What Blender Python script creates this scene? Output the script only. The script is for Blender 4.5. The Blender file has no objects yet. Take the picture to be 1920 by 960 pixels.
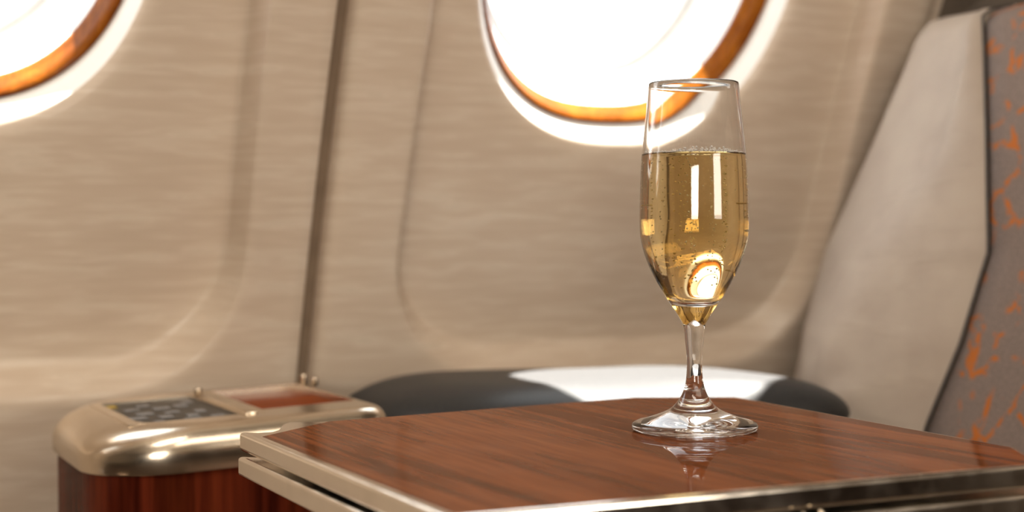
import bpy, bmesh, math, random
from mathutils import Vector, Matrix
from mathutils.geometry import tessellate_polygon
import numpy as np

random.seed(7)
S = bpy.context.scene
COL = S.collection

# ------------------------------------------------------------------ camera
FPX = 2853.46                                   # focal length in pixels of the 1920 px wide frame
cam_d = bpy.data.cameras.new('camera')
cam_d.sensor_fit = 'HORIZONTAL'; cam_d.sensor_width = 36.0
cam_d.lens = FPX / 1920 * 36.0
cam_d.clip_start = 0.02; cam_d.clip_end = 200
cam = bpy.data.objects.new('camera', cam_d); COL.objects.link(cam)
r_ = Vector((0.8990360, -0.4378461, -0.0050098))
d_ = Vector((-0.0104999, -0.0101190, -0.9998937))
f_ = Vector((0.4377488, 0.8989930, -0.0136947))
mw = Matrix((r_, -d_, -f_)).transposed().to_4x4()
mw.translation = Vector((-0.45404, -0.70491, 0.80748))
cam.matrix_world = mw
cam_d.dof.use_dof = True
cam_d.dof.focus_distance = 0.832
cam_d.dof.aperture_fstop = 5.3
S.camera = cam

# ------------------------------------------------------------------ sky, sun, added fill
world = bpy.data.worlds.new('sky'); S.world = world; world.use_nodes = True
wn = world.node_tree; bgd = wn.nodes['Background']
wtc = wn.nodes.new('ShaderNodeTexCoord'); wsp = wn.nodes.new('ShaderNodeSeparateXYZ')
wmr = wn.nodes.new('ShaderNodeMapRange'); wrp = wn.nodes.new('ShaderNodeValToRGB')
wn.links.new(wtc.outputs['Generated'], wsp.inputs[0]); wn.links.new(wsp.outputs['Z'], wmr.inputs['Value'])
wmr.inputs['From Min'].default_value = -0.1; wmr.inputs['From Max'].default_value = 0.6
wn.links.new(wmr.outputs[0], wrp.inputs[0]); wn.links.new(wrp.outputs[0], bgd.inputs['Color'])
wrp.color_ramp.elements[0].position = 0.0; wrp.color_ramp.elements[0].color = (1.0, 1.0, 1.0, 1)
wrp.color_ramp.elements[1].position = 1.0; wrp.color_ramp.elements[1].color = (0.92, 0.97, 1.0, 1)
bgd.inputs['Strength'].default_value = 3.8

sun_d = bpy.data.lights.new('sun', 'SUN'); sun_d.energy = 60; sun_d.angle = math.radians(0.8)
sun_d.color = (1.0, 0.95, 0.87)
sun = bpy.data.objects.new('sun', sun_d); COL.objects.link(sun)
SUN_DIR = Vector((-0.09, -0.30, -1.0))
sun.rotation_euler = SUN_DIR.to_track_quat('-Z', 'Y').to_euler()

def area(name, loc, target, sx, sy, power, color):
    d = bpy.data.lights.new(name, 'AREA'); d.shape = 'RECTANGLE'; d.size = sx; d.size_y = sy
    d.energy = power; d.color = color
    o = bpy.data.objects.new(name, d); COL.objects.link(o); o.location = loc
    o.rotation_euler = (Vector(target) - Vector(loc)).to_track_quat('-Z', 'Y').to_euler()
    return o
# unseen fill lights added to brighten the interior, from the opposite side and overhead
area('opposite_side_fill', (1.00, -2.95, 1.15), (0.30, 0, 0.95), 0.9, 0.6, 18, (1.0, 0.90, 0.77))  # soft fill area before the closed wall, stands in for window light
area('opposite_side_fill', (-1.70, -2.95, 1.12), (-0.50, 0, 0.85), 1.0, 0.55, 36, (1.0, 0.90, 0.77))  # second fill area, added to light the left wall from lower down
area('ceiling_fill', (0.95, -1.5, 1.96), (0.95, -1.2, 0), 2.8, 1.2, 34, (1.0, 0.87, 0.70))  # broad area added for general fill, no fixture modelled
area('overhead_fill', (-0.62, -0.72, 1.93), (-0.55, 0.2, 0.8), 0.8, 0.25, 7, (1.0, 0.90, 0.77))  # extra fill added to lift the left wall panel

S.view_settings.view_transform = 'Standard'
S.view_settings.look = 'None'
S.view_settings.exposure = 0.12
S.view_settings.gamma = 1.0
S.view_settings.use_curve_mapping = False
S.cycles.max_bounces = 16; S.cycles.transmission_bounces = 16; S.cycles.transparent_max_bounces = 16
S.cycles.diffuse_bounces = 5; S.cycles.glossy_bounces = 6
S.cycles.sample_clamp_indirect = 6.0

# ------------------------------------------------------------------ helpers
def tag(o, label=None, cat=None, group=None, kind=None):
    if label: o['label'] = label
    if cat: o['category'] = cat
    if group: o['group'] = group
    if kind: o['kind'] = kind
    return o

def empty(name, loc=(0, 0, 0), parent=None):
    o = bpy.data.objects.new(name, None); COL.objects.link(o); o.location = loc
    o.empty_display_size = 0.05
    if parent: o.parent = parent
    return o

def link(name, me, mat=None, parent=None, smooth=True):
    if mat and not me.materials: me.materials.append(mat)
    if smooth:
        for p in me.polygons: p.use_smooth = True
    o = bpy.data.objects.new(name, me); COL.objects.link(o)
    if parent:
        o.parent = parent
        o.matrix_parent_inverse = Matrix.Translation(-parent.location)
    return o

def pyd(name, v, f, mat=None, parent=None, smooth=True):
    me = bpy.data.meshes.new(name); me.from_pydata([tuple(x) for x in v], [], f); me.update()
    return link(name, me, mat, parent, smooth)

def fix_normals(o):
    bm = bmesh.new(); bm.from_mesh(o.data)
    bmesh.ops.recalc_face_normals(bm, faces=bm.faces); bm.to_mesh(o.data); bm.free()
    return o

def sharp(o, deg=35):
    bm = bmesh.new(); bm.from_mesh(o.data)
    for e in bm.edges:
        if len(e.link_faces) == 2 and e.calc_face_angle(0) > math.radians(deg): e.smooth = False
    bm.to_mesh(o.data); bm.free(); return o

def flats(o, amin):
    for p in o.data.polygons:
        if p.area > amin: p.use_smooth = False
    return o

def prism(name, pts, z0, z1, mat, parent=None, bevel=0, seg=3, top_only=False):
    """plan polygon extruded from z0 to z1 with rounded edges"""
    bm = bmesh.new()
    lo = [bm.verts.new((x, y, z0)) for x, y in pts]; hi = [bm.verts.new((x, y, z1)) for x, y in pts]
    n = len(pts)
    bm.faces.new(lo[::-1]); bm.faces.new(hi)
    for i in range(n): bm.faces.new((lo[i], lo[(i + 1) % n], hi[(i + 1) % n], hi[i]))
    bmesh.ops.recalc_face_normals(bm, faces=bm.faces)
    if bevel:
        es = [e for e in bm.edges if (abs(e.verts[0].co.z - e.verts[1].co.z) < 1e-7 and
              (not top_only or e.verts[0].co.z > (z0 + z1) / 2))]
        bmesh.ops.bevel(bm, geom=es, offset=bevel, segments=seg, profile=0.5, affect='EDGES', clamp_overlap=True)
    me = bpy.data.meshes.new(name); bm.to_mesh(me); bm.free()
    o = link(name, me, mat, parent); sharp(o, 30)
    for p in o.data.polygons:
        if len(p.vertices) > 4 or p.area > 1.2e-4: p.use_smooth = False
    return o

def box(name, a, b, mat, parent=None, bevel=0.0, seg=2, rot=None):
    bm = bmesh.new(); bmesh.ops.create_cube(bm, size=1)
    c = [(a[i] + b[i]) / 2 for i in range(3)]; s = [abs(b[i] - a[i]) for i in range(3)]
    for v in bm.verts: v.co = Vector((v.co[0] * s[0], v.co[1] * s[1], v.co[2] * s[2]))
    if bevel: bmesh.ops.bevel(bm, geom=list(bm.edges), offset=bevel, segments=seg, profile=0.5, affect='EDGES', clamp_overlap=True)
    if rot: bmesh.ops.rotate(bm, verts=bm.verts, cent=(0, 0, 0), matrix=rot)
    bmesh.ops.translate(bm, verts=bm.verts, vec=c)
    me = bpy.data.meshes.new(name); bm.to_mesh(me); bm.free()
    o = link(name, me, mat, parent); sharp(o, 40); return o

def tube(name, pts, r, mat, parent=None, n=10):
    pts = [Vector(p) for p in pts]; v = []; f = []
    for i, p in enumerate(pts):
        t = (pts[min(i + 1, len(pts) - 1)] - pts[max(i - 1, 0)]).normalized()
        a = t.orthogonal().normalized() if i == 0 else (a - t * a.dot(t)).normalized()
        b = t.cross(a)
        for k in range(n):
            th = 2 * math.pi * k / n
            v.append(p + (a * math.cos(th) + b * math.sin(th)) * r)
    for i in range(len(pts) - 1):
        for k in range(n):
            f.append((i * n + k, i * n + (k + 1) % n, (i + 1) * n + (k + 1) % n, (i + 1) * n + k))
    f.append(tuple(range(n))[::-1]); f.append(tuple((len(pts) - 1) * n + k for k in range(n)))
    return fix_normals(pyd(name, v, f, mat, parent))

def catmull(P, m):
    """resample a polyline through P with m points on every span"""
    P = [np.array(p, float) for p in P]; out = []
    for i in range(len(P) - 1):
        p0 = P[i - 1] if i else 2 * P[0] - P[1]; p1, p2 = P[i], P[i + 1]
        p3 = P[i + 2] if i + 2 < len(P) else 2 * P[-1] - P[-2]
        for k in range(m):
            t = k / m
            out.append(0.5 * (2 * p1 + (p2 - p0) * t + (2 * p0 - 5 * p1 + 4 * p2 - p3) * t * t + (3 * p1 - p0 - 3 * p2 + p3) * t ** 3))
    out.append(P[-1]); return out

def lathe(name, prof, n, mat, parent=None, origin=(0, 0, 0)):
    """closed revolve of an (r, z) profile that starts and ends on the axis"""
    v = []; f = []; ox, oy, oz = origin; rows = []
    for r, z in prof:
        if r < 1e-6: rows.append([len(v)]); v.append((ox, oy, oz + z))
        else:
            rows.append(list(range(len(v), len(v) + n)))
            for k in range(n):
                t = 2 * math.pi * k / n; v.append((ox + r * math.cos(t), oy + r * math.sin(t), oz + z))
    for a, b in zip(rows[:-1], rows[1:]):
        for k in range(n):
            k2 = (k + 1) % n
            if len(a) == 1 and len(b) == 1: continue
            if len(a) == 1: f.append((a[0], b[k2], b[k]))
            elif len(b) == 1: f.append((a[k], a[k2], b[0]))
            else: f.append((a[k], a[k2], b[k2], b[k]))
    return fix_normals(pyd(name, v, f, mat, parent))

# ------------------------------------------------------------------ materials
def newmat(name):
    m = bpy.data.materials.new(name); m.use_nodes = True
    nt = m.node_tree; b = nt.nodes['Principled BSDF']
    return m, nt, b
def N(nt, t, **kw):
    n = nt.nodes.new(t)
    for k, v in kw.items(): setattr(n, k, v)
    return n
def L(nt, a, b): nt.links.new(a, b)
def coords(nt, scale=(1, 1, 1), rot=(0, 0, 0), kind='Object'):
    tc = N(nt, 'ShaderNodeTexCoord'); mp = N(nt, 'ShaderNodeMapping')
    mp.inputs['Scale'].default_value = scale; mp.inputs['Rotation'].default_value = rot
    L(nt, tc.outputs[kind], mp.inputs[0]); return mp.outputs[0]
def ramp(nt, src, stops):
    r = N(nt, 'ShaderNodeValToRGB'); e = r.color_ramp.elements
    while len(e) < len(stops): e.new(0.5)
    for el, (p, c) in zip(e, stops): el.position = p; el.color = (*c, 1) if len(c) == 3 else c
    L(nt, src, r.inputs[0]); return r.outputs[0]
def noise(nt, vec, scale, detail=3, rough=0.55, dist=0.0):
    n = N(nt, 'ShaderNodeTexNoise'); n.inputs['Scale'].default_value = scale
    n.inputs['Detail'].default_value = detail; n.inputs['Roughness'].default_value = rough
    n.inputs['Distortion'].default_value = dist
    L(nt, vec, n.inputs['Vector']); return n.outputs['Fac']
def bump(nt, b, h, strength, dist):
    n = N(nt, 'ShaderNodeBump'); n.inputs['Strength'].default_value = strength; n.inputs['Distance'].default_value = dist
    L(nt, h, n.inputs['Height']); L(nt, n.outputs[0], b.inputs['Normal']); return n

# pearl laminate with drifting horizontal ripples
def mat_panel():
    m, nt, b = newmat('pearl_ripple_laminate')
    v = coords(nt, (15, 9, 150)); v2 = coords(nt, (26, 16, 260))
    a = noise(nt, v, 1.0, 2.0, 0.5, 0.6); c = noise(nt, v2, 1.0, 1.0, 0.5, 0.3)
    mx = N(nt, 'ShaderNodeMix'); mx.data_type = 'FLOAT'; mx.inputs[0].default_value = 0.3
    L(nt, a, mx.inputs[2]); L(nt, c, mx.inputs[3])
    col = ramp(nt, mx.outputs[0], [(0.38, (0.598, 0.482, 0.374)), (0.50, (0.625, 0.511, 0.402)), (0.60, (0.680, 0.572, 0.462))])
    L(nt, col, b.inputs['Base Color'])
    rr = ramp(nt, mx.outputs[0], [(0.38, (0.46,) * 3), (0.62, (0.27,) * 3)])
    L(nt, rr, b.inputs['Roughness'])
    b.inputs['Specular IOR Level'].default_value = 0.45
    bump(nt, b, mx.outputs[0], 0.35, 0.0008)
    return m
M_PANEL = mat_panel()

def mat_plain(name, col, rough, spec=0.5, metal=0.0):
    m, nt, b = newmat(name); b.inputs['Base Color'].default_value = (*col, 1)
    b.inputs['Roughness'].default_value = rough; b.inputs['Specular IOR Level'].default_value = spec
    b.inputs['Metallic'].default_value = metal; return m, nt, b
def mat_mottled(name, c1, c2, rough, scale, spec=0.4, bs=0.0, bd=0.001):
    m, nt, b = newmat(name); n = noise(nt, coords(nt), scale, 4)
    L(nt, ramp(nt, n, [(0.35, c1), (0.65, c2)]), b.inputs['Base Color'])
    b.inputs['Roughness'].default_value = rough; b.inputs['Specular IOR Level'].default_value = spec
    if bs: bump(nt, b, n, bs, bd)
    return m
M_FUNNEL = mat_mottled('white_window_surround', (0.86, 0.84, 0.80), (0.89, 0.87, 0.83), 0.45, 30)
M_REVEAL = mat_mottled('white_window_liner', (0.76, 0.76, 0.75), (0.80, 0.80, 0.79), 0.5, 30)
M_SEAL = mat_mottled('grey_window_seal', (0.52, 0.52, 0.51), (0.58, 0.58, 0.57), 0.5, 60)
M_GROOVE = mat_mottled('brown_joint_strip', (0.22, 0.16, 0.11), (0.27, 0.20, 0.14), 0.6, 40)
M_CEIL = mat_mottled('cream_ceiling', (0.62, 0.56, 0.48), (0.66, 0.60, 0.52), 0.6, 10)
M_FLOOR = mat_mottled('brown_carpet', (0.05, 0.033, 0.022), (0.075, 0.05, 0.034), 0.95, 220, 0.1, 0.4, 0.003)
M_DARKWALL = mat_mottled('dark_brown_partition', (0.075, 0.055, 0.04), (0.10, 0.075, 0.055), 0.6, 25)
M_OPP = mat_mottled('opposite_cream_wall', (0.42, 0.36, 0.29), (0.46, 0.40, 0.32), 0.55, 12)
M_WAINS = mat_mottled('opposite_dark_wainscot', (0.022, 0.013, 0.008), (0.034, 0.020, 0.012), 0.5, 18)

def wood(name, dark, mid, light, sc, rough, gloss, streak=0.5):
    """lacquered veneer: grain runs along the axis with the small scale, thin lacquer on top"""
    m = bpy.data.materials.new(name); m.use_nodes = True; nt = m.node_tree
    nt.nodes.remove(nt.nodes['Principled BSDF']); out = nt.nodes['Material Output']
    v = coords(nt, sc)
    a = noise(nt, v, 1.0, 5, 0.6, 0.8)
    v3 = coords(nt, tuple(x * 7 for x in sc)); fine = noise(nt, v3, 1.0, 2, 0.5, 0.2)
    v4 = coords(nt, tuple(x * 0.45 for x in sc)); big = noise(nt, v4, 1.0, 3, 0.55, 1.4)
    c1 = ramp(nt, a, [(0.30, dark), (0.47, mid), (0.70, light)])
    st = ramp(nt, big, [(0.40, (1, 1, 1)), (0.465, (streak,) * 3), (0.485, (streak + 0.1,) * 3), (0.54, (1, 1, 1))])
    fi = ramp(nt, fine, [(0.35, (0.82,) * 3), (0.6, (1.05,) * 3)])
    m1 = N(nt, 'ShaderNodeMix', data_type='RGBA', blend_type='MULTIPLY'); m1.inputs[0].default_value = 1
    m2 = N(nt, 'ShaderNodeMix', data_type='RGBA', blend_type='MULTIPLY'); m2.inputs[0].default_value = 1
    L(nt, c1, m1.inputs[6]); L(nt, st, m1.inputs[7]); L(nt, m1.outputs[2], m2.inputs[6]); L(nt, fi, m2.inputs[7])
    di = N(nt, 'ShaderNodeBsdfDiffuse'); L(nt, m2.outputs[2], di.inputs['Color'])
    gl = N(nt, 'ShaderNodeBsdfGlossy'); gl.inputs['Roughness'].default_value = rough
    fr = N(nt, 'ShaderNodeFresnel'); fr.inputs['IOR'].default_value = 1.45
    mu = N(nt, 'ShaderNodeMath', operation='MULTIPLY'); mu.inputs[1].default_value = gloss
    L(nt, fr.outputs[0], mu.inputs[0])
    mix = N(nt, 'ShaderNodeMixShader'); L(nt, mu.outputs[0], mix.inputs[0]); L(nt, di.outputs[0], mix.inputs[1]); L(nt, gl.outputs[0], mix.inputs[2])
    L(nt, mix.outputs[0], out.inputs[0]); return m
M_TABLE = wood('walnut_table_veneer', (0.135, 0.037, 0.012), (0.235, 0.070, 0.023), (0.280, 0.088, 0.030), (36, 2.6, 36), 0.012, 0.52, 0.58)
M_RING = wood('amber_window_wood', (0.15, 0.036, 0.004), (0.21, 0.060, 0.006), (0.27, 0.085, 0.008), (40, 40, 14), 0.06, 0.45, 0.85)
M_BODYWOOD = wood('dark_red_console_wood', (0.055, 0.008, 0.004), (0.11, 0.018, 0.007), (0.17, 0.032, 0.010), (30, 30, 2.2), 0.06, 0.38, 0.5)
M_TRAYWOOD = wood('red_tray_wood', (0.16, 0.030, 0.010), (0.26, 0.055, 0.016), (0.34, 0.085, 0.024), (3, 30, 30), 0.12, 0.15, 0.6)

def metal(name, col, r0, r1, scale):
    m, nt, b = newmat(name); b.inputs['Metallic'].default_value = 1.0
    n = noise(nt, coords(nt), scale, 4, 0.6)
    L(nt, ramp(nt, n, [(0.35, tuple(c * 0.93 for c in col)), (0.6, col)]), b.inputs['Base Color'])
    L(nt, ramp(nt, n, [(0.3, (r0,) * 3), (0.7, (r1,) * 3)]), b.inputs['Roughness'])
    return m
M_FRAME = metal('polished_nickel_trim', (0.95, 0.89, 0.80), 0.10, 0.19, 60)
M_CAP = metal('champagne_metal', (0.72, 0.62, 0.50), 0.17, 0.25, 30)

def mat_leather():
    m, nt, b = newmat('black_leather')
    n = noise(nt, coords(nt), 420, 3)
    L(nt, ramp(nt, n, [(0.3, (0.030, 0.030, 0.031)), (0.7, (0.042, 0.041, 0.041))]), b.inputs['Base Color'])
    b.inputs['Roughness'].default_value = 0.42; b.inputs['Specular IOR Level'].default_value = 0.18
    bump(nt, b, n, 0.15, 0.0005); return m
M_LEATHER = mat_leather()

def mat_bolster():
    m, nt, b = newmat('pale_taupe_leather')
    n = noise(nt, coords(nt), 26, 3); w = noise(nt, coords(nt, (14, 14, 40)), 1.0, 2, 0.5, 0.4)
    L(nt, ramp(nt, n, [(0.35, (0.44, 0.365, 0.305)), (0.65, (0.49, 0.415, 0.345))]), b.inputs['Base Color'])
    b.inputs['Roughness'].default_value = 0.6; b.inputs['Specular IOR Level'].default_value = 0.3
    bump(nt, b, w, 0.35, 0.006); return m
M_BOLSTER = mat_bolster()

def mat_fabric():
    m, nt, b = newmat('taupe_fabric_with_orange_flecks')
    v = coords(nt, (1, 1, 1))
    base = ramp(nt, noise(nt, v, 700, 2), [(0.35, (0.19, 0.145, 0.12)), (0.65, (0.285, 0.22, 0.19))])
    vw = N(nt, 'ShaderNodeTexVoronoi'); vw.feature = 'DISTANCE_TO_EDGE'; vw.inputs['Scale'].default_value = 32
    vm = N(nt, 'ShaderNodeVectorMath', operation='ADD')
    wn_ = N(nt, 'ShaderNodeTexNoise'); wn_.inputs['Scale'].default_value = 40; L(nt, v, wn_.inputs['Vector'])
    sc = N(nt, 'ShaderNodeVectorMath', operation='SCALE'); sc.inputs['Scale'].default_value = 0.012
    L(nt, wn_.outputs['Color'], sc.inputs[0]); L(nt, v, vm.inputs[0]); L(nt, sc.outputs[0], vm.inputs[1])
    L(nt, vm.outputs[0], vw.inputs['Vector'])
    line = ramp(nt, vw.outputs['Distance'], [(0.045, (1, 1, 1)), (0.085, (0, 0, 0))])
    msk = ramp(nt, noise(nt, v, 30, 1), [(0.47, (0, 0, 0)), (0.52, (1, 1, 1))])
    spk = ramp(nt, noise(nt, v, 130, 2), [(0.42, (0, 0, 0)), (0.50, (1, 1, 1))])
    p1 = N(nt, 'ShaderNodeMath', operation='MULTIPLY'); p2 = N(nt, 'ShaderNodeMath', operation='MULTIPLY')
    L(nt, line, p1.inputs[0]); L(nt, msk, p1.inputs[1]); L(nt, p1.outputs[0], p2.inputs[0]); L(nt, spk, p2.inputs[1])
    mx = N(nt, 'ShaderNodeMix', data_type='RGBA'); L(nt, p2.outputs[0], mx.inputs[0]); L(nt, base, mx.inputs[6])
    mx.inputs[7].default_value = (0.50, 0.15, 0.03, 1)
    L(nt, mx.outputs[2], b.inputs['Base Color']); b.inputs['Roughness'].default_value = 0.9
    b.inputs['Specular IOR Level'].default_value = 0.15
    bump(nt, b, noise(nt, v, 900, 2), 0.3, 0.0006); return m
M_FABRIC = mat_fabric()
M_PIPING = mat_mottled('dark_brown_piping', (0.06, 0.05, 0.045), (0.085, 0.07, 0.06), 0.6, 200)
M_SHELL = mat_mottled('brown_seat_shell', (0.10, 0.08, 0.065), (0.13, 0.105, 0.085), 0.6, 20)
M_SCREEN = mat_mottled('dark_control_glass', (0.018, 0.019, 0.020), (0.026, 0.027, 0.028), 0.38, 40, 0.2)
M_ICON = mat_mottled('pale_grey_print', (0.20, 0.195, 0.195), (0.27, 0.26, 0.26), 0.5, 300)
M_ICONY = mat_mottled('yellow_print', (0.50, 0.33, 0.03), (0.58, 0.38, 0.05), 0.5, 300)
M_BLACK = mat_mottled('black_rubber', (0.012, 0.011, 0.010), (0.018, 0.016, 0.015), 0.6, 100)

def glassmat(name, ior, rough=0.0, col=(1, 1, 1)):
    m = bpy.data.materials.new(name); m.use_nodes = True; nt = m.node_tree
    nt.nodes.remove(nt.nodes['Principled BSDF'])
    g = N(nt, 'ShaderNodeBsdfGlass'); g.inputs['IOR'].default_value = ior; g.inputs['Roughness'].default_value = rough
    g.inputs['Color'].default_value = (*col, 1); L(nt, g.outputs[0], nt.nodes['Material Output'].inputs[0]); return m, nt
M_GLASS, _ = glassmat('clear_crystal', 1.5)
M_WINE, nt_ = glassmat('golden_wine', 1.345)
va = N(nt_, 'ShaderNodeVolumeAbsorption'); va.inputs['Color'].default_value = (0.94, 0.80, 0.40, 1); va.inputs['Density'].default_value = 38
L(nt_, va.outputs[0], nt_.nodes['Material Output'].inputs['Volume'])
M_BUBBLE, nt_, b_ = mat_plain('wine_bubble', (1.0, 0.90, 0.62), 0.08, 1.0)  # pale body colour stands in for the bright reflections on the bubbles
b_.inputs['Transmission Weight'].default_value = 0.15; b_.inputs['IOR'].default_value = 1.3
m_, nt_, b_ = newmat('white_foam'); M_FOAM = m_
b_.inputs['Base Color'].default_value = (0.95, 0.90, 0.84, 1); b_.inputs['Roughness'].default_value = 0.15
b_.inputs['Transmission Weight'].default_value = 0.0; b_.inputs['IOR'].default_value = 1.2

def mat_pane():
    m = bpy.data.materials.new('window_pane_acrylic'); m.use_nodes = True; nt = m.node_tree
    nt.nodes.remove(nt.nodes['Principled BSDF'])
    t = N(nt, 'ShaderNodeBsdfTransparent'); t.inputs['Color'].default_value = (0.97, 0.985, 0.99, 1)
    g = N(nt, 'ShaderNodeBsdfGlossy'); g.inputs['Roughness'].default_value = 0.0
    fr = N(nt, 'ShaderNodeFresnel'); fr.inputs['IOR'].default_value = 1.3
    mx = N(nt, 'ShaderNodeMixShader'); L(nt, fr.outputs[0], mx.inputs[0]); L(nt, t.outputs[0], mx.inputs[1]); L(nt, g.outputs[0], mx.inputs[2])
    L(nt, mx.outputs[0], nt.nodes['Material Output'].inputs[0]); return m
M_PANE = mat_pane()

# ------------------------------------------------------------------ cabin side wall
def wall_y(z):
    q = z - 0.685; return 0.507 - 0.31 * q - 0.18 * q * q
def wall_pt(x, z, n):
    """point on the leaning side wall, n metres outboard of its face along the normal"""
    sl = 0.31 + 0.36 * (z - 0.685); k = 1 / math.sqrt(1 + sl * sl)
    return Vector((x, wall_y(z) + n * k, z + n * k * sl))

PITCH = 0.569
ZC = 1.066                                     # window centre on the wall face
def ray_shape(fn, c, s):
    lo, hi = 0.0, 3.0
    for _ in range(50):
        mid = (lo + hi) / 2
        if fn(mid * c, mid * s) < 0: lo = mid
        else: hi = mid
    return lo * c, lo * s
def sup(a, b, n): return lambda x, y: (abs(x / a) ** n + abs(y / b) ** n) - 1
def rrect(x0, x1, z0, z1, r):
    cx, cz, hx, hz = (x0 + x1) / 2, (z0 + z1) / 2 - ZC, (x1 - x0) / 2, (z1 - z0) / 2
    def fn(x, y):
        qx, qy = abs(x - cx) - hx + r, abs(y - cz) - hz + r
        return math.hypot(max(qx, 0), max(qy, 0)) + min(max(qx, qy), 0) - r
    return fn
NP = 160
DIRS = []
for k in range(NP):
    t = 2 * math.pi * (k + 0.5) / NP; DIRS.append((0.45 * math.cos(t), 0.9 * math.sin(t)))
RX0, RX1 = -0.207, 0.232                       # recess edges about the window centre
def wall_loops(spec, xc):
    out = []
    for fn, n in spec:
        out.append([wall_pt(xc + p[0], ZC + p[1], n) for p in (ray_shape(fn, c, s) for c, s in DIRS)])
    return out
def bridge(loops, closed=False):
    v = [p for lp in loops for p in lp]; f = []; n = NP
    for i in range(len(loops) - 1 + (1 if closed else 0)):
        j = (i + 1) % len(loops)
        for k in range(n):
            f.append((i * n + k, i * n + (k + 1) % n, j * n + (k + 1) % n, j * n + k))
    return v, f
XL, XR = -0.2715, 0.2845                        # panel edges about the window centre (joint at x = -0.06)
ZB, ZT = 0.02, 1.60
def rec(i, zi, r): return rrect(RX0 + i, RX1 - i, 0.683 + zi, 1.50 - zi, r)
PANEL = [
    (rrect(XL, XR, ZB, ZT, 0.0005), 0.018),
    (rrect(XL + 0.0005, XR - 0.0003, ZB + 0.001, ZT - 0.001, 0.001), 0.006),
    (rrect(XL + 0.0035, XR - 0.001, ZB + 0.003, ZT - 0.003, 0.002), 0.0022),
    (rrect(XL + 0.0075, XR - 0.0015, ZB + 0.004, ZT - 0.004, 0.002), 0.0005),
    (rrect(XL + 0.012, XR - 0.002, ZB + 0.006, ZT - 0.006, 0.003), 0.0),
    (rrect(XL + 0.020, XR - 0.012, 0.60, 1.56, 0.02), 0.0),
    (rec(-0.010, -0.010, 0.112), 0.0), (rec(-0.0035, -0.004, 0.106), 0.0004), (rec(-0.0005, 0.0, 0.104), 0.0016),
    (rec(0.0010, 0.003, 0.103), 0.0042), (rec(0.0065, 0.014, 0.100), 0.0255), (rec(0.0075, 0.0165, 0.099), 0.0288),
    (rec(0.0090, 0.019, 0.098), 0.0305), (rec(0.0120, 0.022, 0.096), 0.0314), (rec(0.030, 0.045, 0.09), 0.0322),
    (sup(0.1760, 0.226, 2.7), 0.0325), (sup(0.1680, 0.205, 2.6), 0.0330), (sup(0.1630, 0.1960, 2.55), 0.0342),
    (sup(0.1595, 0.1918, 2.5), 0.0368), (sup(0.1572, 0.1898, 2.5), 0.0395)]
FUN = [(sup(0.1572, 0.1898, 2.5), 0.0395), (sup(0.1548, 0.1865, 2.5), 0.0445), (sup(0.1522, 0.1828, 2.5), 0.0500), (sup(0.1498, 0.1795, 2.5), 0.0555), (sup(0.1495, 0.1790, 2.5), 0.0620)]
RING = [(sup(0.1493, 0.1788, 2.5), 0.064), (sup(0.1493, 0.1788, 2.5), 0.0575), (sup(0.1485, 0.1780, 2.5), 0.0562),
        (sup(0.1470, 0.1765, 2.5), 0.0558), (sup(0.1457, 0.1752, 2.5), 0.0570), (sup(0.1420, 0.1715, 2.5), 0.0660),
        (sup(0.1393, 0.1698, 2.5), 0.0725), (sup(0.1377, 0.1682, 2.5), 0.0750), (sup(0.1377, 0.1682, 2.5), 0.0790), (sup(0.1493, 0.1788, 2.5), 0.0790)]
LINER = [(sup(0.1377, 0.1682, 2.5), 0.0785), (sup(0.1340, 0.1645, 2.5), 0.095), (sup(0.1265, 0.1570, 2.45), 0.118), (sup(0.1235, 0.1540, 2.4), 0.125)]
SEALR = [(sup(0.1235, 0.1540, 2.4), 0.1245), (sup(0.1200, 0.1505, 2.4), 0.1270), (sup(0.1175, 0.1480, 2.4), 0.1320), (sup(0.1175, 0.1480, 2.4), 0.1420)]
SKIN = [(sup(0.1500, 0.1805, 2.5), 0.0795), (sup(0.1615, 0.20, 2.5), 0.15), (sup(0.1175, 0.1480, 2.4), 0.1420)]

wall = empty('wall_outboard', (0.224, wall_y(0.02), 0.02)); tag(wall, 'cream cabin side wall of rippled laminate panels with oval windows', kind='structure')
CENTRES = [0.222, 0.222 - PITCH, 0.222 - 2 * PITCH]
for i, xc in enumerate(CENTRES):
  v, f = bridge(wall_loops(PANEL, xc))
  p = fix_normals(pyd('side_panel', v, f, M_PANEL, wall))
  # joint strip behind the gap left of this panel (and right of the first one)
  for xs in ([xc - 0.2845] + ([xc + 0.2845] if i == 0 else [])):
    jv = []
    zs = [ZB + (ZT - ZB) * k / 30 for k in range(31)]
    for z in zs:
        for (dx, n) in ((-0.006, 0.0175), (0.0, 0.0168), (0.013, 0.0168), (0.019, 0.0175)):
            jv.append(wall_pt(xs + dx, z, n))
    jf = [(r * 4 + c, r * 4 + c + 1, r * 4 + c + 5, r * 4 + c + 4) for r in range(30) for c in range(3)]
    fix_normals(pyd('joint_strip', jv, jf, M_GROOVE, wall))

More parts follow.
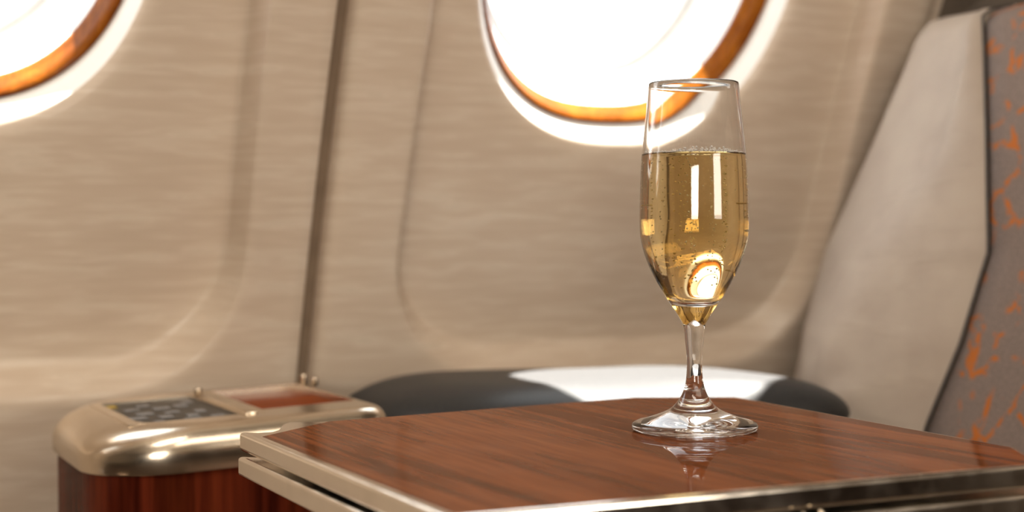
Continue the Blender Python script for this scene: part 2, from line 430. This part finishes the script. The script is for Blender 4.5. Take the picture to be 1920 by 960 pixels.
names = ['window over the black armrest', 'window over the metal console', 'window beyond the left edge']
for i, xc in enumerate(CENTRES):
    w = empty('window_%d' % (i + 1), wall_pt(xc, ZC - 0.18, 0.05)); tag(w, 'oval cabin ' + names[i] + ' with amber wood ring', kind='structure')
    v, f = bridge(wall_loops(FUN, xc)); fix_normals(pyd('surround', v, f, M_FUNNEL, w))
    v, f = bridge(wall_loops(RING, xc), True); fix_normals(pyd('wood_ring', v, f, M_RING, w))
    v, f = bridge(wall_loops(LINER, xc)); fix_normals(pyd('liner', v, f, M_REVEAL, w))
    v, f = bridge(wall_loops(SEALR, xc)); fix_normals(pyd('seal', v, f, M_SEAL, w))
    v, f = bridge(wall_loops(SKIN, xc)); fix_normals(pyd('outer_frame', v, f, M_SEAL, w))
    lp = wall_loops([(sup(0.1180, 0.1485, 2.4), 0.134)], xc)[0]
    pyd('pane', lp, [tuple(range(NP))], M_PANE, w, smooth=False)

# outer skin so that daylight only enters through the panes
def skin_strip(name, x0, x1, z0, z1, n):
    zs = [z0 + (z1 - z0) * k / 12 for k in range(13)]
    v = [wall_pt(x, z, n) for z in zs for x in (x0, x1)]
    f = [(2 * k, 2 * k + 1, 2 * k + 3, 2 * k + 2) for k in range(12)]
    return pyd(name, v, f, M_SEAL, wall)
XA, XB = CENTRES[2] - 0.29, CENTRES[0] + 0.296
skin_strip('outer_skin', -4.2, 2.4, ZB, ZC - 0.195, 0.10); skin_strip('outer_skin', -4.2, 2.4, ZC + 0.195, ZT, 0.10)
srt = sorted(CENTRES)
edges = [-4.2] + [e for c in srt for e in (c - 0.156, c + 0.156)] + [2.4]
for a, b in zip(edges[0::2], edges[1::2]): skin_strip('outer_skin', a, b, ZC - 0.195, ZC + 0.195, 0.10)
pyd('skin_cap', [wall_pt(-4.2, ZT, -0.005), wall_pt(2.4, ZT, -0.005), wall_pt(2.4, ZT, 0.11), wall_pt(-4.2, ZT, 0.11)], [(0, 1, 2, 3)], M_SEAL, wall)
for x0, x1, e0 in ((-4.2, XA, 0), (XB, 2.4, 1)):
    zs = [ZB + (ZT - ZB) * k / 20 for k in range(21)]
    v = []
    for z in zs:
        v += [wall_pt(x0, z, 0.03 * e0), wall_pt(x0 + 0.001, z, 0.004 * e0), wall_pt(x0 + 0.006, z, 0), wall_pt(x1, z, 0)]
    fix_normals(pyd('plain_panel', v, [(4 * k + c, 4 * k + c + 1, 4 * k + c + 5, 4 * k + c + 4) for k in range(20) for c in range(3)], M_PANEL, wall))

# ------------------------------------------------------------------ rest of the cabin shell
fl = box('floor', (-4.2, -3.1, -0.05), (2.4, 0.70, 0.0), M_FLOOR); tag(fl, 'dark brown carpeted cabin floor', kind='structure')
ce = box('ceiling', (-4.2, -3.1, 2.0), (2.4, 0.10, 2.05), M_CEIL); tag(ce, 'cream cabin ceiling', kind='structure')
cv = pyd('trim_1', [(-4.2, 0.085, 1.58), (2.4, 0.085, 1.58), (2.4, -0.16, 1.90), (-4.2, -0.16, 1.90), (2.4, -0.30, 2.0), (-4.2, -0.30, 2.0)],
         [(0, 1, 2, 3), (3, 2, 4, 5)], M_CEIL); tag(cv, 'cream cove between side wall and ceiling', kind='structure')
wo = box('wall_inboard', (-4.2, -3.15, 0.95), (2.4, -3.1, 2.0), M_OPP); tag(wo, 'cream wall on the opposite cabin side', kind='structure')
wl = box('baseboard_inboard', (-4.2, -3.15, 0.0), (2.4, -3.08, 0.95), M_WAINS); tag(wl, 'dark wooden lower wall on the opposite side', kind='structure')
wa = box('wall_aft', (-4.25, -3.1, 0.0), (-4.2, 0.62, 2.0), M_OPP); tag(wa, 'cream wall closing the cabin to the left', kind='structure')
wf = box('wall_forward', (2.4, -3.1, 0.0), (2.45, 0.62, 2.0), M_DARKWALL); tag(wf, 'dark wall closing the cabin to the right', kind='structure')
# dark partition behind the seat, following the leaning side wall
zs = [0.0 + 1.98 * k / 20 for k in range(21)]
pv = []; pf = []
for z in zs:
    y0 = wall_y(z) - 0.004
    pv += [(0.514, y0, z), (0.605, min(0.29, y0 - 0.05), z), (0.605, -0.75, z), (0.635, -0.75, z), (0.635, min(0.30, y0 - 0.04), z), (0.562, y0, z)]
for k in range(20):
    for c in range(6):
        a = 6 * k + c; b = 6 * k + (c + 1) % 6; pf.append((a, b, b + 6, a + 6))
pf += [tuple(range(6))[::-1], tuple(120 + c for c in range(6))]
pt = fix_normals(pyd('wall_partition', pv, pf, M_DARKWALL, None, False)); tag(pt, 'dark brown partition rising behind the passenger seat', kind='structure')

# ------------------------------------------------------------------ folding table
T = empty('folding_table', (-0.05, 0.0, 0.0))
tag(T, 'folded walnut table with polished metal edges carrying the champagne flute', 'table')
outer = [(-0.2225, -0.172), (0.080, -0.1778), (0.1068, -0.130), (0.1195, 0.1335), (0.0585, 0.1645), (-0.164, 0.1375), (-0.186, 0.1445),
         (-0.191, 0.138), (-0.1955, 0.1265), (-0.201, 0.1145), (-0.2075, 0.107), (-0.214, 0.107), (-0.2185, 0.1115), (-0.2225, 0.1145)]
prism('leaf_frame', outer, 0.6890, 0.6998, M_FRAME, T, 0.0021, 4)
inlay = [(-0.2175, -0.168), (0.0775, -0.1738), (0.1033, -0.1295), (0.1160, 0.132), (0.0575, 0.1615), (-0.164, 0.1345), (-0.2175, 0.0885)]
prism('veneer_top', inlay, 0.6985, 0.7000, M_TABLE, T, 0.0003, 2, True)
lower = [(x - 0.0018, y - 0.003) for x, y in outer]
prism('leaf_frame', lower, 0.6755, 0.6868, M_FRAME, T, 0.0021, 4)
inl2 = [(x * 0.96 - 0.004, y * 0.96 - 0.003) for x, y in inlay]
prism('veneer_bottom', inl2, 0.6748, 0.6760, M_TABLE, T)
for y in (-0.11, 0.06):
    box('hinge_block', (-0.195, y - 0.012, 0.6860), (-0.180, y + 0.012, 0.6900), M_BLACK, T, 0.0005)
box('hinge_block', (0.060, -0.01, 0.6860), (0.080, 0.02, 0.6900), M_BLACK, T, 0.0005)
# small clasp in the gap of the near edge
for x, r in ((-0.061, 0.0015), (-0.052, 0.0019)):
    lathe('clasp_pin', [(0, -r), (r * 0.7, -r * 0.75), (r, 0), (r * 0.7, r * 0.75), (0, r)], 14, M_CAP, T, (x, -0.1795, 0.6878))
# support arm to the side ledge
box('support_arm', (-0.08, -0.06, 0.650), (0.0, 0.13, 0.6752), M_CAP, T, 0.004)
box('support_arm', (-0.06, 0.11, 0.600), (-0.02, 0.222, 0.655), M_CAP, T, 0.004)

# ------------------------------------------------------------------ side ledge under the armrest
LG = empty('side_ledge', (0.12, 0.36, 0.0)); tag(LG, 'dark wooden side ledge below the black armrest', 'ledge')
lx0, lx1 = -0.050, 0.270
lpts = [(lx0, 0.222), (lx1, 0.222), (lx1, 0.40), (lx0, 0.40)]
prism('ledge_body', lpts, 0.0, 0.655, M_BODYWOOD, LG, 0.004)
prism('ledge_top', [(lx0, 0.222), (lx1, 0.222), (lx1, 0.47), (lx0, 0.47)], 0.655, 0.6605, M_BLACK, LG, 0.001)

# ------------------------------------------------------------------ black armrest pad
def pad(name, outline, z0, ztop, mat, parent=None, steps=14, inset=0.075):
    """cushion: plan outline swept inwards while the height follows a rounded edge"""
    P = catmull(outline + [outline[0]], 10)[:-1]; n = len(P)
    cen = sum(P) / n; v = []; f = []
    rows = [(0.10, -0.25)] + [(0.03, -0.15)] + [(1 - math.cos(math.pi / 2 * k / steps), math.sin(math.pi / 2 * k / steps)) for k in range(steps + 1)]
    for q, h in rows:
        for p in P:
            dv = cen - p; dl = np.linalg.norm(dv)
            w = min(inset, dl * 0.85) * q / dl
            x, y = p + dv * w
            z = z0 + (ztop - z0) * (h if h >= 0 else h)
            v.append((x, y, z))
    m = len(rows)
    for i in range(m - 1):
        for k in range(n): f.append((i * n + k, i * n + (k + 1) % n, (i + 1) * n + (k + 1) % n, (i + 1) * n + k))
    c_top = len(v); v.append((cen[0], cen[1], ztop + 0.001)); c_bot = len(v); v.append((cen[0], cen[1], z0 - 0.25 * (ztop - z0)))
    for k in range(n):
        f.append(((m - 1) * n + k, (m - 1) * n + (k + 1) % n, c_top)); f.append(((k + 1) % n, k, c_bot))
    o = fix_normals(pyd(name, v, f, mat, parent)); return o
AR = pad('padded_armrest', [(-0.055, 0.43), (-0.045, 0.345), (0.0, 0.285), (0.10, 0.256), (0.20, 0.238), (0.265, 0.222), (0.300, 0.245), (0.310, 0.305),
                            (0.305, 0.380), (0.270, 0.435), (0.20, 0.465), (0.12, 0.482), (0.04, 0.487), (-0.02, 0.478)],
         0.668, 0.6965, M_LEATHER)
tag(AR, 'long padded black leather armrest with a sun patch, along the side wall', 'armrest')

# ------------------------------------------------------------------ metal and wood console at the left
CO = empty('armrest_console', (-0.18, 0.37, 0.0)); tag(CO, 'champagne metal topped wooden console with dark control panel and tray', 'console')
tilt = math.tan(math.radians(2.3))
def ctop(x): return 0.6885 + (x + 0.15) * tilt
def rr_outline(x0, x1, y0, y1, radii, n=10):
    """rounded rectangle plan, radii for the corners (x0y0, x1y0, x1y1, x0y1)"""
    out = []
    for (cx, cy, sx, sy, r, a0) in ((x0, y0, 1, 1, radii[0], math.pi), (x1, y0, -1, 1, radii[1], 1.5 * math.pi),
                                    (x1, y1, -1, -1, radii[2], 0), (x0, y1, 1, -1, radii[3], 0.5 * math.pi)):
        for k in range(n + 1):
            a = a0 + math.pi / 2 * k / n
            out.append((cx + sx * r + r * math.cos(a), cy + sy * r + r * math.sin(a)))
    return out
def swept_cap(name, rect, radii, rows, holes, depth, mat, parent):
    """stack of inset plan outlines, rows of (inset, drop below the tilted top); the top has recesses"""
    v = []; f = []; x0, x1, y0, y1 = rect; n = None
    for ins, drop in rows:
        o = rr_outline(x0 + ins * 1.7, x1 - ins * 0.8, y0 + ins * 0.62, y1 - ins * 0.3, [max(r - ins * 0.8, 0.002) for r in radii]); n = len(o)
        v += [(x, y, ctop(x) - drop) for x, y in o]
    for i in range(len(rows) - 1):
        for k in range(n): f.append((i * n + k, i * n + (k + 1) % n, (i + 1) * n + (k + 1) % n, (i + 1) * n + k))
    f.append(tuple(range(n))[::-1])
    last = (len(rows) - 1) * n
    polys = [[Vector(v[last + k]) for k in range(n)]]; idx = [last + k for k in range(n)]
    for (hx0, hx1, hy0, hy1) in holes:
        q = [(hx0, hy0), (hx0, hy1), (hx1, hy1), (hx1, hy0)]; b = len(v)
        v += [(x, y, ctop(x)) for x, y in q] + [(x, y, ctop(x) - depth) for x, y in q]
        polys.append([Vector(v[b + k]) for k in range(4)]); idx += [b + k for k in range(4)]
        for k in range(4): f.append((b + k, b + (k + 1) % 4, b + 4 + (k + 1) % 4, b + 4 + k))
        f.append((b + 4, b + 5, b + 6, b + 7))
    nf = len(f)
    for t in tessellate_polygon(polys): f.append(tuple(idx[i] for i in t))
    o = pyd(name, v, f, mat, parent); fix_normals(o); sharp(o, 40)
    for p in o.data.polygons:
        if p.index >= nf: p.use_smooth = False
    return o
RECT = (-0.274, -0.066, 0.264, 0.466)
RAD = (0.060, 0.030, 0.012, 0.05)
rows = [(0.0035, 0.0305), (0.0008, 0.0302), (0.0, 0.0285), (0.0, 0.0200)]
for k in range(1, 12):
    a = math.pi / 2 * k / 11; rows.append((0.020 * (1 - math.cos(a)), 0.0200 - 0.0198 * math.sin(a)))
rows += [(0.0215, 0.0)]
HOLES = [(-0.245, -0.171, 0.298, 0.436), (-0.151, -0.082, 0.312, 0.448)]
cap = swept_cap('metal_cap', RECT, RAD, rows, HOLES, 0.006, M_CAP, CO)
body_o = rr_outline(RECT[0] + 0.004, RECT[1] - 0.004, RECT[2] + 0.004, RECT[3] - 0.002, [0.051, 0.026, 0.010, 0.046])
nb = len(body_o)
bv = [(x, y, 0.0) for x, y in body_o] + [(x, y, ctop(x) - 0.0295) for x, y in body_o]
bf = [(k, (k + 1) % nb, nb + (k + 1) % nb, nb + k) for k in range(nb)] + [tuple(range(nb))[::-1], tuple(range(nb, 2 * nb))]
sharp(fix_normals(pyd('wood_body', bv, bf, M_BODYWOOD, CO)), 50)
def tplate(name, quad, h0, h1, mat, parent, bev=0.0006):
    """thin plate lying on the tilted console top"""
    v = [(x, y, ctop(x) + h0) for x, y in quad] + [(x, y, ctop(x) + h1) for x, y in quad]; n = len(quad)
    bm = bmesh.new(); vs = [bm.verts.new(p) for p in v]
    bm.faces.new(vs[:n][::-1]); bm.faces.new(vs[n:])
    for k in range(n): bm.faces.new((vs[k], vs[(k + 1) % n], vs[n + (k + 1) % n], vs[n + k]))
    bmesh.ops.recalc_face_normals(bm, faces=bm.faces)
    if bev: bmesh.ops.bevel(bm, geom=list(bm.edges), offset=bev, segments=2, profile=0.5, affect='EDGES', clamp_overlap=True)
    me = bpy.data.meshes.new(name); bm.to_mesh(me); bm.free()
    o = link(name, me, mat, parent); sharp(o, 40); return o
CP = tplate('control_panel', [(-0.2448, 0.2982), (-0.1712, 0.2982), (-0.1712, 0.4358), (-0.2448, 0.4358)], -0.0058, -0.0012, M_SCREEN, CO, 0.0)
icons = [(-0.238, 0.312, .010, .008), (-0.222, 0.310, .007, .005), (-0.232, 0.335, .014, .010), (-0.213, 0.331, .009, .012), (-0.222, 0.356, .012, .010),
         (-0.204, 0.352, .010, .008), (-0.196, 0.325, .008, .010), (-0.186, 0.345, .007, .012), (-0.205, 0.380, .012, .010), (-0.190, 0.385, .009, .014),
         (-0.225, 0.385, .010, .009), (-0.181, 0.405, .007, .016), (-0.200, 0.308, .012, .006), (-0.182, 0.312, .009, .006), (-0.213, 0.404, .009, .010)]
for (x, y, sx, sy) in icons:
    tplate('button', [(x - sx / 2, y - sy / 2), (x + sx / 2, y - sy / 2), (x + sx / 2, y + sy / 2), (x - sx / 2, y + sy / 2)], -0.0013, -0.0006, M_ICON, CP, 0.0003)
tplate('button', [(-0.240, 0.408), (-0.230, 0.408), (-0.230, 0.420), (-0.240, 0.420)], -0.0013, -0.0006, M_ICONY, CP, 0.0003)['label'] = 'yellow button'
tplate('divider_bar', [(-0.168, 0.292), (-0.160, 0.292), (-0.160, 0.436), (-0.168, 0.436)], -0.001, 0.0016, M_CAP, CO, 0.0008)
tplate('wood_tray', [(-0.1508, 0.3122), (-0.0822, 0.3122), (-0.0822, 0.4478), (-0.1508, 0.4478)], -0.0059, -0.0045, M_TRAYWOOD, CO, 0.0)
def stud(x, y, h, r):
    prof = [(0, -0.001), (r, -0.001), (r, h * 0.55), (r * 1.15, h * 0.7), (r * 1.05, h * 0.92), (r * 0.6, h), (0, h)]
    return lathe('latch_stud', prof, 16, M_CAP, CO, (x, y, ctop(x)))
stud(-0.0785, 0.442, 0.008, 0.0026); stud(-0.0735, 0.430, 0.006, 0.0026); stud(-0.1660, 0.428, 0.006, 0.0030)

# ------------------------------------------------------------------ passenger seat at the right
SE = empty('passenger_seat', (0.45, 0.05, 0.0)); tag(SE, 'passenger seat with pale leather bolster and orange flecked fabric centre', 'seat')
ZV = [0.40, 0.52, 0.60, 0.657, 0.722, 0.793, 0.88, 0.955, 0.986]
PIPE = [(0.300, 0.215), (0.318, 0.215), (0.335, 0.214), (0.350, 0.214), (0.368, 0.196), (0.390, 0.189), (0.410, 0.212), (0.432, 0.238), (0.442, 0.250)]
SIL = [(0.385, 0.46), (0.390, 0.46), (0.398, 0.455), (0.404, 0.450), (0.412, 0.444), (0.422, 0.428), (0.438, 0.388), (0.456, 0.360), (0.464, 0.350)]
FOLD = [(0.285, 0.33), (0.294, 0.33), (0.302, 0.325), (0.312, 0.316), (0.328, 0.318), (0.358, 0.300), (0.405, 0.270), (0.433, 0.262), (0.444, 0.27)]
def colz(tab, z):
    return (np.interp(z, ZV, [p[0] for p in tab]), np.interp(z, ZV, [p[1] for p in tab]))
nz = 150
Z = [0.40 + (0.997 - 0.40) * (k / (nz - 1)) for k in range(nz)]
# bolster: rows of cross sections from the piping round to the back
bv = []; bf = []; ncs = None
for k, z in enumerate(Z):
    p, s, fo = [np.array(colz(t, z)) for t in (PIPE, SIL, FOLD)]
    ease = max(0.0, (z - 0.975) / 0.022); e2 = 1 - math.sqrt(max(0, 1 - ease * ease)) if ease < 1 else 1
    p = p + np.array([0.035, -0.0]) * e2; s = s + np.array([0.015, -0.012]) * e2; fo = fo + np.array([0.03, 0]) * e2
    pin = p + np.array([0.020, 0.004])
    mid = (p + fo) / 2 + np.array([-0.010, 0.0]) * (1 - e2)
    mid2 = (fo + s) / 2 + np.array([-0.006, 0.006]) * (1 - e2)
    back = s + np.array([0.05, -0.012]); back2 = s + np.array([0.085, -0.06])
    cs = catmull([pin, p, mid, fo, mid2, s, back, back2], 6); ncs = len(cs)
    for c in cs:                                  # creases gathered where the bolster meets the armrest
        dy, dz = c[1] - 0.322, z - 0.662; rr = math.hypot(dy, dz); th = math.atan2(dz, -dy)
        wv = 0.0045 * math.exp(-rr / 0.045) * min(rr / 0.012, 1) * math.cos(7 * th + 0.6)
        bv.append((c[0] + wv + 0.006 * math.exp(-(rr / 0.02) ** 2), c[1], z))
for k in range(nz - 1):
    for c in range(ncs - 1): bf.append((k * ncs + c, k * ncs + c + 1, (k + 1) * ncs + c + 1, (k + 1) * ncs + c))
bf.append(tuple((nz - 1) * ncs + c for c in range(ncs))); bf.append(tuple(range(ncs))[::-1])
fix_normals(pyd('bolster', bv, bf, M_BOLSTER, SE))
# fabric centre
cvv = []; cff = []; nc = 16
for z in Z:
    p = np.array(colz(PIPE, z)); ease = max(0.0, (z - 0.975) / 0.022); e2 = 1 - math.sqrt(max(0, 1 - ease * ease)) if ease < 1 else 1
    for c in range(nc + 1):
        t = c / nc; x = p[0] + 0.0005 - 0.012 * math.sin(math.pi * min(t * 1.3, 1)) * (1 - e2) + 0.035 * e2; y = p[1] - 0.001 - 0.42 * t
        cvv.append((x, y, z - 0.001))
for k in range(nz - 1):
    for c in range(nc): cff.append((k * (nc + 1) + c, k * (nc + 1) + c + 1, (k + 1) * (nc + 1) + c + 1, (k + 1) * (nc + 1) + c))
n0 = len(cvv)
cvv += [(x + 0.09, y, z) for x, y, z in cvv]
cff += [tuple(n0 + i for i in q) for q in list(cff)]
top0 = (nz - 1) * (nc + 1)
for c in range(nc): cff.append((top0 + c, top0 + c + 1, n0 + top0 + c + 1, n0 + top0 + c)); cff.append((c, c + 1, n0 + c + 1, n0 + c))
for k in range(nz - 1):
    for c in (0, nc): a = k * (nc + 1) + c; b = a + nc + 1; cff.append((a, b, n0 + b, n0 + a))
fix_normals(pyd('fabric_centre', cvv, cff, M_FABRIC, SE))
tube('piping', [(colz(PIPE, z)[0] - 0.0008, colz(PIPE, z)[1] - 0.0005, z) for z in Z[:-3]] + [(0.452, 0.250, 0.992), (0.475, 0.251, 0.996)], 0.0014, M_PIPING, SE, 10)
# far side bolster, cushion and shell (below and beyond the frame)
box('bolster', (0.31, -0.36, 0.40), (0.47, -0.212, 0.97), M_BOLSTER, SE, 0.03, 4)
box('seat_cushion', (-0.10, -0.34, 0.30), (0.36, 0.195, 0.44), M_FABRIC, SE, 0.04, 4)
box('seat_shell', (0.47, -0.33, 0.10), (0.58, 0.20, 0.955), M_SHELL, SE, 0.03, 4)
box('seat_base', (-0.02, -0.26, 0.0), (0.50, 0.14, 0.31), M_SHELL, SE, 0.01, 2)

# ------------------------------------------------------------------ champagne flute and wine
ZT0 = 0.7001
mm = 0.001
outer_p = [(0, 1.0), (26, 1.0), (29.5, 0.5), (31, 0.05), (32.8, 0.1), (34.2, 1.1), (34.6, 2.7), (33.9, 4.0), (32, 4.9), (27, 6.2), (20, 8.6), (13.6, 11.6), (9.7, 15.4), (6.7, 20.2),
           (4.8, 26.5), (4.15, 36), (4.5, 44), (5.1, 49.5), (5.9, 57.0), (7.6, 60.8), (11.7, 67.2), (15.7, 73.3), (19.7, 79.9), (23.5, 87.2), (27.1, 96.3), (29.2, 105), (29.8, 113), (29.7, 122),
           (29.3, 136), (28.4, 151), (26.9, 166), (25.5, 178), (24.55, 189.2)]
rim = [(24.35, 189.9), (23.95, 190.1), (23.6, 189.8)]
inner_p = [(23.5, 189.0), (24.4, 178), (25.8, 166), (27.3, 151), (28.2, 136), (28.5, 122), (28.5, 113), (27.8, 105), (25.5, 96.6), (21.6, 88.2), (17.4, 81.0), (13.0, 75.4), (8.2, 72.2), (4.0, 71.2), (0, 71.0)]
op = outer_p[:9] + [tuple(p) for p in catmull(outer_p[8:], 5)][1:]
ip = [tuple(p) for p in catmull(inner_p, 5)]
prof = [(max(r, 0) * mm, z * mm) for r, z in op + rim + ip]
prof[-1] = (0.0, prof[-1][1])
FL = lathe('champagne_flute', prof, 128, M_GLASS, None, (0, 0, ZT0))
tag(FL, 'tall clear champagne flute standing on the walnut table', 'glass')
LEVEL = 151.0
liq = [(r + 0.22, z) for r, z in inner_p if z < LEVEL - 4][::-1]
liq[0] = (0.0, liq[0][1] - 0.2)
liq_c = [tuple(p) for p in catmull(liq + [(27.62, 149.6)], 5)]
top = [(27.52, 151.15), (27.0, 150.95), (26.2, 150.75), (24.0, 150.7), (0.0, 150.7)]
lp = [(max(r, 0) * mm, z * mm) for r, z in liq_c + top]; lp[0] = (0.0, lp[0][1])
WI = lathe('champagne', lp, 128, M_WINE, None, (0, 0, ZT0))
tag(WI, 'golden sparkling wine filling two thirds of the flute', 'drink')

def ico_cloud(name, pts, mat, parent, sub=1):
    bm = bmesh.new(); bmesh.ops.create_icosphere(bm, subdivisions=sub, radius=1.0)
    bv_ = [tuple(v.co) for v in bm.verts]; bf_ = [tuple(v.index for v in f.verts) for f in bm.faces]; bm.free()
    v = []; f = []
    for (x, y, z, r) in pts:
        o = len(v); v += [(x + a * r, y + b * r, z + c * r) for a, b, c in bv_]; f += [tuple(o + i for i in t) for t in bf_]
    ob = pyd(name, v, f, mat, parent); ob['kind'] = 'stuff'; return ob
inner_arr = sorted(inner_p, key=lambda p: p[1])
def inner_r(zmm): return np.interp(zmm, [p[1] for p in inner_arr], [p[0] for p in inner_arr])
pts = []
rng = random.Random(3)
streams = [(rng.uniform(0, 2 * math.pi), rng.uniform(0.15, 0.93)) for _ in range(15)]
for a, q in streams:
    z = rng.uniform(80, 105)
    while z < 149.5:
        R_ = min(inner_r(z) - 1.0, inner_r(z)) * q; a2 = a + rng.gauss(0, 0.03)
        pts.append((R_ * math.cos(a2) * mm + rng.gauss(0, 0.0003), R_ * math.sin(a2) * mm + rng.gauss(0, 0.0003), ZT0 + z * mm, rng.uniform(0.26, 0.58) * mm))
        z += rng.uniform(1.2, 5.5)
for _ in range(150):
    z = rng.uniform(82, 149); a = rng.uniform(0, 2 * math.pi); R_ = (inner_r(z) - 0.7)
    pts.append((R_ * math.cos(a) * mm, R_ * math.sin(a) * mm, ZT0 + z * mm, rng.uniform(0.22, 0.5) * mm))
ico_cloud('bubbles', pts, M_BUBBLE, WI, 2)
pts = []
for _ in range(1100):
    a = rng.uniform(0, 2 * math.pi); r = rng.uniform(0.22, 0.62); lift = abs(rng.gauss(0, 1.0)) * (0.75 + 0.5 * math.sin(3 * a + 1.0))
    R_ = 27.0 - r - abs(rng.gauss(0, 0.8))
    pts.append((R_ * math.cos(a) * mm, R_ * math.sin(a) * mm, ZT0 + (150.75 + r * 0.5 + lift) * mm, r * mm))
ico_cloud('foam', pts, M_FOAM, WI, 2)
